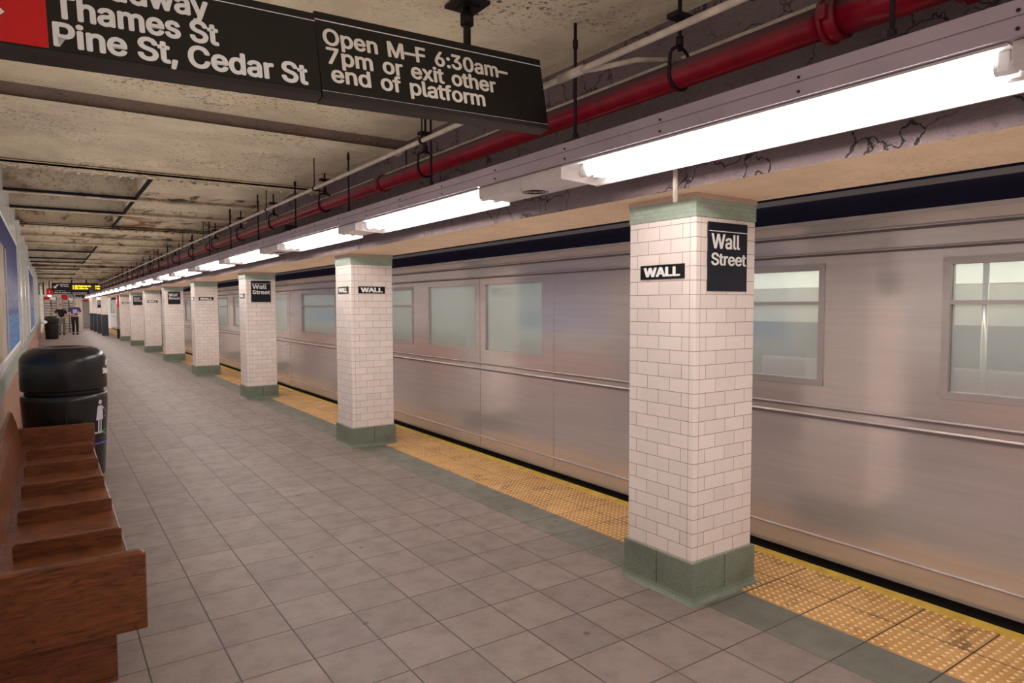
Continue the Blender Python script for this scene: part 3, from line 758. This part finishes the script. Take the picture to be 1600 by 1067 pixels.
# ------------------------------------------------------------------ train
TX0 = 3.68
WZ0, WZ1 = 1.03, 1.735
wins = [(1.15, 2.85, 'w'), (3.70, 4.66, 'd'), (4.86, 5.80, 'd'), (6.2, 8.14, 'w'), (8.76, 10.05, 'w'), (11.42, 12.42, 'd'), (12.58, 13.66, 'd'), (14.05, 15.05, 'w')]
def make_car():
    Lc = 15.5
    t = thing('subway_car', 'x', 'train car', (TX0, 0, 0))
    # body: near side panels around the window openings
    b = MB()
    b.box(0, .06, 0, Lc, .02, WZ0); b.box(0, .06, 0, Lc, WZ1, 1.975)
    y = 0
    for a, c, k in wins: b.box(0, .06, y, a, WZ0, WZ1); y = c
    b.box(0, .06, y, Lc, WZ0, WZ1)
    b.box(2.9, 2.96, 0, Lc, -.02, 1.975)
    b.box(.06, 2.9, 0, .05, -.02, 2.2); b.box(.06, 2.9, Lc-.05, Lc, -.02, 2.2)
    b.build('body_shell', M['steel'], t)
    b = MB(); pr = [(0, 1.985), (.06, 2.06), (.22, 2.16), (.6, 2.27), (1.48, 2.34), (2.36, 2.27), (2.74, 2.16), (2.9, 2.06), (2.96, 1.985)]
    b.prism([(x, z) for x, z in pr], 'y', 0, Lc); b.build('roof', M['roof'], t)
    MB().box(.175, .19, 0, Lc, 2.12, 2.165).build('roof_rail', M['steeldark'], t)
    b = MB(); b.box(-.012, .02, 0, Lc, 1.966, 1.986)
    for z, h in ((.905, .010), (.85, .012), (1.79, .010), (1.90, .012), (.14, .012)): b.prism([(.01, z), (-.009, z), (-.012, z+h*.4), (-.008, z+h), (.01, z+h)], 'y', 0, Lc)
    b.build('side_rail', M['railbright'], t)
    b = MB()
    for z in (.836, .897, 1.778, 1.886): b.box(-.0095, .004, 0, Lc, z, z+.012)  # dark strip under each rail paints in its shadow line
    b.build('rail_shadow_line', M['railshade'], t)
    b = MB(); b.box(.03, 2.9, .1, Lc-.1, -.35, .02); b.box(.3, 2.6, 1.2, 4, -1.0, -.35); b.box(.3, 2.6, Lc-4, Lc-1.2, -1.0, -.35); b.build('underframe', M['blackm'], t)
    for a, c, k in wins:
        if k == 'w':
            b = MB(); f = .035
            b.box(-.006, .05, a, a+f, WZ0, WZ1); b.box(-.006, .05, c-f, c, WZ0, WZ1); b.box(-.006, .05, a, c, WZ0, WZ0+f); b.box(-.006, .05, a, c, WZ1-f, WZ1); b.box(-.004, .05, a, c, 1.50, 1.52); 
            fr = b.build('window', M['steeldark'], t)
            MB().box(.018, .026, a+f, c-f, WZ0+f, WZ1-f).build('pane', M['glass'], fr)
    for d0, d1 in ((3.55, 5.95), (11.27, 13.81)):
        ws = [(a, c) for a, c, k in wins if k == 'd' and d0 < a < d1]
        for (a, c), (e0, e1) in zip(ws, ((d0, (ws[0][1]+ws[1][0])/2-.004), ((ws[0][1]+ws[1][0])/2+.004, d1))):
            b = MB(); b.box(-.006, .004, e0+.004, a, .06, 1.78); b.box(-.006, .004, c, e1-.004, .06, 1.78); b.box(-.006, .004, a, c, .06, WZ0); b.box(-.006, .004, a, c, WZ1, 1.78)
            f = .02
            b.box(-.009, .03, a, a+f, WZ0, WZ1); b.box(-.009, .03, c-f, c, WZ0, WZ1); b.box(-.009, .03, a, c, WZ0, WZ0+f); b.box(-.009, .03, a, c, WZ1-f, WZ1)
            dr = b.build('door', M['steel'], t)
            MB().box(.012, .02, a+f, c-f, WZ0+f, WZ1-f).build('pane', M['glass'], dr)
    b = MB(); b.box(.06, 2.9, .05, Lc-.05, -.02, 0); b.box(.06, 2.9, .05, Lc-.05, 2.0, 2.03); b.box(.07, .08, .05, Lc-.05, 0, WZ0-.01); b.box(2.86, 2.9, .05, Lc-.05, 0, 2.0)
    b.prism([(.07, WZ1+.02), (.2, WZ1+.22), (.2, 2.0), (.07, 2.0)], 'y', .05, Lc-.05)
    b.build('interior_lining', M['carwall'], t)
    b = MB(); b.box(2.845, 2.86, .1, Lc-.1, 0, 1.32); b.build('interior_dado', M['cardado'], t)
    MB().box(2.83, 2.859, .4, Lc-.4, 1.68, 1.9).build('lit_ad_panel', M['adlight'], t)
    for x in (.75, 2.2): MB().box(x-.1, x+.1, .4, Lc-.4, 1.97, 1.995).build('interior_light', M['carlight'], t)
    for y0_, y1_ in ((.4, 3.4), (6.1, 11.1)):
        b = MB(); b.box(2.42, 2.86, y0_, y1_, .3, .44, .02); b.box(2.76, 2.86, y0_, y1_, .44, .95, .02); b.build('bench_seat', M['carseat'], t)
        b = MB(); b.box(.09, .52, y0_, y1_, .3, .44, .02); b.box(.09, .18, y0_, y1_, .44, .9, .02); b.build('bench_seat', M['carseat'], t)
    for y in (2.0, 4.75, 8.5, 12.5): MB().tube([(1.48, y, 0), (1.48, y, 2.0)], .02, 8).build('grab_pole', M['steel'], t)
    return t
car = make_car()
clab = ['nearest stainless subway car, filling the right side', 'second stainless subway car, starting behind the second column', 'third stainless subway car, glimpsed between the distant columns', 'farthest stainless subway car at the end of the platform']
for k in range(4):
    c = car if k == 0 else copy_tree(car)
    c.location = (TX0, -6.6+15.6*k, 0); tag(c, clab[k], 'train car', 'stainless cars of the train')

# ------------------------------------------------------------------ far end of the platform
t = thing('hanging_sign', 'hanging black arrivals sign with amber text and white diagonal arrow, far away', 'sign', (0, 37, 0))
MB().box(.186, 2.09, 0, .12, 2.255, 2.605, .004).build('sign_box', M['signblack'], t)
MB().box(.95, 2.07, -.006, 0, 2.29, 2.53).build('display', M['ledboard'], t)
L = MB(); put_text(L, '1 (2) Flatbush Av', (.98, -.006, 2.43), (1, 0, 0), (0, 0, 1), .075, .72); put_text(L, '2 (3) Utica Av', (.98, -.006, 2.32), (1, 0, 0), (0, 0, 1), .075, .6)
put_text(L, '0 min', (1.87, -.006, 2.43), (1, 0, 0), (0, 0, 1), .075, .18); put_text(L, '7 min', (1.87, -.006, 2.32), (1, 0, 0), (0, 0, 1), .075, .18); L.build('led_text', M['led'], t)
b = MB(); poly(b, Vector((.34, 0, 2.44)), Vector((1, 0, 0)), Vector((0, 0, 1)), [rot(p, math.pi/4) for p in arrow], .001, .004); b.build('arrow', M['letter'], t)
L = MB(); put_text(L, 'Uptown', (.5, -.002, 2.50), (1, 0, 0), (0, 0, 1), .06, .32); put_text(L, 'The Bronx', (.5, -.002, 2.42), (1, 0, 0), (0, 0, 1), .06, .34); L.build('lettering', M['letter'], t)
for x in (.95, 1.52): MB().tube([(x, .06, 2.6), (x, .06, 2.87)], .03, 8).build('hanger', M['blackm'], t)
t = thing('hanging_sign', 'second far black street-name sign with red square, hanging below the arrivals sign', 'sign', (0, 44, 0))
MB().box(.02, 1.95, 0, .12, 2.2, 2.52).build('sign_box', M['signblack'], t); MB().box(.03, .28, -.004, 0, 2.16, 2.5).build('red_panel', M['red'], t)
L = MB(); put_text(L, 'Thames St', (.33, -.002, 2.36), (1, 0, 0), (0, 0, 1), .075, .5); put_text(L, 'Pine St, Cedar St', (.33, -.002, 2.245), (1, 0, 0), (0, 0, 1), .075, .72); put_text(L, 'end of platform', (1.15, -.002, 2.245), (1, 0, 0), (0, 0, 1), .06, .66); L.build('lettering', M['letter'], t)
MB().tube([(1, .06, 2.5), (1, .06, 2.87)], .03, 8).build('hanger', M['blackm'], t)
t = thing('hanging_sign', 'lowest and farthest red and black street-name sign above the turnstiles', 'sign', (0, 46, 0))
MB().box(.66, 1.80, 0, .1, 2.0, 2.2).build('sign_box', M['signblack'], t); MB().box(.66, .90, -.004, 0, 1.99, 2.19).build('red_panel', M['red'], t)
L = MB(); put_text(L, 'Thames St', (.93, -.002, 2.11), (1, 0, 0), (0, 0, 1), .06, .4); put_text(L, 'Pine St, Cedar St', (.93, -.002, 2.02), (1, 0, 0), (0, 0, 1), .06, .72); L.build('lettering', M['letter'], t)
MB().tube([(1.2, .05, 2.2), (1.2, .05, 2.87)], .02, 8).build('hanger', M['blackm'], t)
t = thing('alarm_sign', 'small red round-bottomed sign with white mark on the left, far end', 'sign', (0, 40, 0))
MB().box(-.02, .22, 0, .06, 2.08, 2.4, .02).build('panel', M['red'], t); b = MB().box(.08, .12, -.004, 0, 2.2, 2.28); b.build('mark', M['letter'], t)
MB().tube([(.1, .03, 2.4), (.1, .03, 2.87)], .02, 8).build('hanger', M['blackm'], t)
MB().lathe([(.01, 2.0), (.07, 2.02), (.07, 2.08), (.01, 2.09)], .1, .03, 10).build('lamp_bulb', emit('call_lamp', (1, .85, .6, 1), 3), t)
o = MB().tube([(-.32, 40, 2.1), (-.32, 40, 2.62), (-.14, 40, 2.7), (-.14, 40, 2.1)], .03, 8).build('bent_pipe', M['blackm']); tag(o, 'dark bent pipe on the left wall end by the red alarm sign', 'pipe')
# full-height turnstiles
def turnstile(x0, x1, label):
    t = thing('full_height_turnstile', label, 'turnstile', (x0, 47.3, 0)); w_ = x1-x0
    b = MB(); b.box(0, .05, 0, .8, 0, 2.05); b.box(w_-.05, w_, 0, .8, 0, 2.05); b.box(0, w_, 0, .8, 1.98, 2.12); b.build('frame', M['doorgrey'], t)
    MB().box(w_*.5, w_-.05, -.02, 0, 1.92, 2.08).build('sign_plate', M['white'], t); MB().box(.04, w_*.45, -.02, 0, 1.92, 2.08).build('red_plate', M['red'], t)
    for k in range(11): MB().tube([(.05, .2, .22+.15*k), (w_-.05, .2, .22+.15*k)], .022, 8).build('bar', plainsteel, t)
    b = MB(); b.tube([(w_*.55, .2, 0), (w_*.55, .2, 2.0)], .03, 8); b.build('rotor_post', plainsteel, t)
turnstile(-.18, .46, 'left full-height barred turnstile behind the distant trash can')
turnstile(.72, 1.30, 'right full-height barred turnstile behind the walking man')
o = MB().box(-.2, 1.75, 48.6, 48.8, 0, 2.85).build('wall_end', plain('turnstile_wall', S(196, 182, 168), .6)); struct(o)
t = thing('service_door', 'plain grey door with a red band above it, at the far end', 'door', (1.93, 57.48, 0))
MB().box(0, .55, 0, .1, .0, 1.9, .01).build('leaf', M['doorgrey'], t); MB().box(0, .5, -.02, .08, 1.92, 2.03).build('red_band', M['red'], t)
MB().tube([(.48, -.03, .95), (.48, 0, .95)], .03, 8).build('handle', plainsteel, t)

# ------------------------------------------------------------------ people
def skin_mesh(name, chain, mat, parent, root=0, sub=1):
    """chain: list of (pos, radius, parent index)"""
    me = bpy.data.meshes.new(name); me.from_pydata([c[0] for c in chain], [(i, c[2]) for i, c in enumerate(chain) if c[2] is not None], [])
    o = bpy.data.objects.new(name, me); C.objects.link(o)
    o.modifiers.new('skin', 'SKIN'); sm = o.modifiers.new('sub', 'SUBSURF'); sm.levels = sub; sm.render_levels = sub
    for i, c in enumerate(chain):
        r = c[1]; me.skin_vertices[0].data[i].radius = r if isinstance(r, tuple) else (r, r); me.skin_vertices[0].data[i].use_root = (i == root)
    dg = bpy.context.evaluated_depsgraph_get(); dg.update()
    me2 = bpy.data.meshes.new_from_object(o.evaluated_get(dg)); bpy.data.objects.remove(o)
    me2.name = name; me2.materials.clear(); me2.materials.append(mat)
    for p in me2.polygons: p.use_smooth = True
    o = bpy.data.objects.new(name, me2); C.objects.link(o); o.parent = parent; return o
def person(label, loc, H, J, cl, rz=0):
    """J: joint positions for a figure 1.8 tall facing -Y"""
    t = thing('person', label, 'person', loc, None, rz); s = H/1.8; t.scale = (s, s, s)
    V = {k: Vector(v) for k, v in J.items()}
    ch = [(V['pelvis'], (.13, .10), None), (V['waist'], (.125, .095), 0), (V['chest'], (.16, .105), 1), (V['neckb'], (.07, .07), 2), (V['neck'], (.055, .055), 3), (V['jaw'], (.068, .075), 4), (V['head'], (.082, .098), 5), (V['crown'], (.055, .07), 6)]
    for sd in ('l', 'r'):
        n = len(ch)
        ch += [(V['sh'+sd], .058, 2), (V['el'+sd], .042, n), (V['wr'+sd], .030, n+1), (V['pa'+sd], (.034, .02), n+2)]
        d = (V['pa'+sd]-V['wr'+sd]).normalized(); side = d.cross(Vector((0, 1, 0.2))).normalized()
        for q, ln in zip((-1.5, -.5, .5, 1.5), (.07, .085, .08, .06)):
            m = len(ch); ch += [(V['pa'+sd]+d*.04+side*q*.018, .009, n+3), (V['pa'+sd]+d*(.04+ln)+side*q*.02+Vector((0, -.015, -.01)), .008, m)]
        ch.append((V['pa'+sd]+side*.045+d*.01, .010, n+3))
        n = len(ch)
        ch += [(V['hip'+sd], .088, 0), (V['kn'+sd], .058, n), (V['an'+sd], .038, n+1), (V['toe'+sd]+Vector((0, .03, .01)), (.022, .018), n+2)]
    skin_mesh('body', ch, M['skin'], t)
    sh = [(V['pelvis'], (.145, .115), None), (V['waist'], (.145, .115), 0), (V['chest'], (.178, .122), 1), (V['neckb']-Vector((0, 0, .03)), (.09, .085), 2)]
    for sd in ('l', 'r'):
        n = len(sh); e = V['sh'+sd].lerp(V['el'+sd], .8); sh += [(V['sh'+sd], .075, 2), (e, .066, n)]
    skin_mesh('shirt', sh, cl['shirt'], t)
    tr = [(V['pelvis']-Vector((0, 0, .02)), (.140, .112), None)]
    for sd in ('l', 'r'):
        n = len(tr); tr += [(V['hip'+sd], .104, 0), (V['kn'+sd], .078, n), (V['an'+sd]+Vector((0, 0, .02)), .06, n+1)]
    skin_mesh('trousers', tr, cl['trousers'], t)
    for sd in ('l', 'r'):
        a, b_ = V['an'+sd], V['toe'+sd]
        skin_mesh('shoe', [(Vector((a.x, a.y+.05, .06)), (.075, .075), None), (Vector((a.x, a.y-.03, .058)), (.07, .07), 0), (Vector((b_.x, b_.y-.03, .05)), (.06, .06), 1)], M['shoe'], t)
    hd = V['head']
    skin_mesh('hair', [(hd+Vector((0, .035, .03)), (.125, .125), None), (V['crown']+Vector((0, .02, .015)), (.10, .115), 0)], cl['hair'], t)
    b = MB(); c_ = V['jaw'].lerp(hd, .7)
    for sx in (-.032, .032): b.lathe([(.001, c_.z+.005), (.012, c_.z+.012), (.012, c_.z+.02), (.001, c_.z+.026)], c_.x+sx, c_.y-.092, 8)
    b.box(c_.x-.025, c_.x+.025, c_.y-.09, c_.y-.075, c_.z-.06, c_.z-.052); b.build('face_features', M['hair'], t)
    b = MB(); b.tube([c_+Vector((0, -.08, .01)), c_+Vector((0, -.108, -.025)), c_+Vector((0, -.08, -.035))], .014, 6)
    for sx in (-.085, .085): b.box(c_.x+sx-.01, c_.x+sx+.01, c_.y-.02, c_.y+.02, c_.z-.03, c_.z+.03)
    b.build('nose_and_ears', M['skin'], t)
    if cl.get('patch'):
        b = MB(); c2_ = V['chest']; b.box(c2_.x-.09, c2_.x+.12, c2_.y-.150, c2_.y-.10, c2_.z-.17, c2_.z+.04, .02); b.build('pale_bib', cl['patch'], t)
    return t
J1 = dict(pelvis=(0, 0, .95), waist=(0, -.01, 1.1), chest=(-.02, -.03, 1.33), neckb=(-.03, -.04, 1.5), neck=(-.03, -.05, 1.55), jaw=(-.03, -.08, 1.61), head=(-.03, -.07, 1.68), crown=(-.03, -.05, 1.75),
          shl=(-.2, -.03, 1.43), ell=(-.34, -.1, 1.2), wrl=(-.33, -.32, 1.10), pal=(-.31, -.40, 1.08), shr=(.17, -.03, 1.43), elr=(.25, .0, 1.16), wrr=(.22, -.12, .95), par=(.21, -.16, .87),
          hipl=(-.09, 0, .9), knl=(-.1, -.03, .5), anl=(-.11, .02, .09), toel=(-.13, -.12, .03), hipr=(.09, 0, .9), knr=(.12, -.05, .5), anr=(.1, .0, .09), toer=(.12, -.14, .03))
J2 = dict(J1); J2.update(chest=(0, -.02, 1.33), neckb=(0, -.03, 1.5), neck=(0, -.03, 1.55), jaw=(0, -.06, 1.61), head=(0, -.05, 1.68), crown=(0, -.03, 1.75),
          ell=(-.28, -.02, 1.16), wrl=(-.14, -.24, 1.1), pal=(-.07, -.28, 1.1), shr=(.2, -.02, 1.43), elr=(.3, -.03, 1.16), wrr=(.22, -.26, 1.12), par=(.2, -.34, 1.12),
          hipl=(-.09, 0, .9), knl=(-.08, .0, .5), anl=(-.08, .12, .1), toel=(-.08, 0, .035), hipr=(.09, 0, .9), knr=(.1, -.1, .5), anr=(.1, -.06, .09), toer=(.1, -.2, .03))
person('person in black polo and grey trousers leaning by the distant trash can', (.60, 43.6, 0), 1.68, J1, dict(shirt=M['polo'], trousers=M['trgrey'], hair=M['hair']))
person('person in violet shirt and black trousers walking forward, far end of platform', (1.19, 43.3, 0), 1.80, J2, dict(shirt=M['violet'], trousers=M['trblack'], hair=M['greyhair'], patch=M['lilac']))
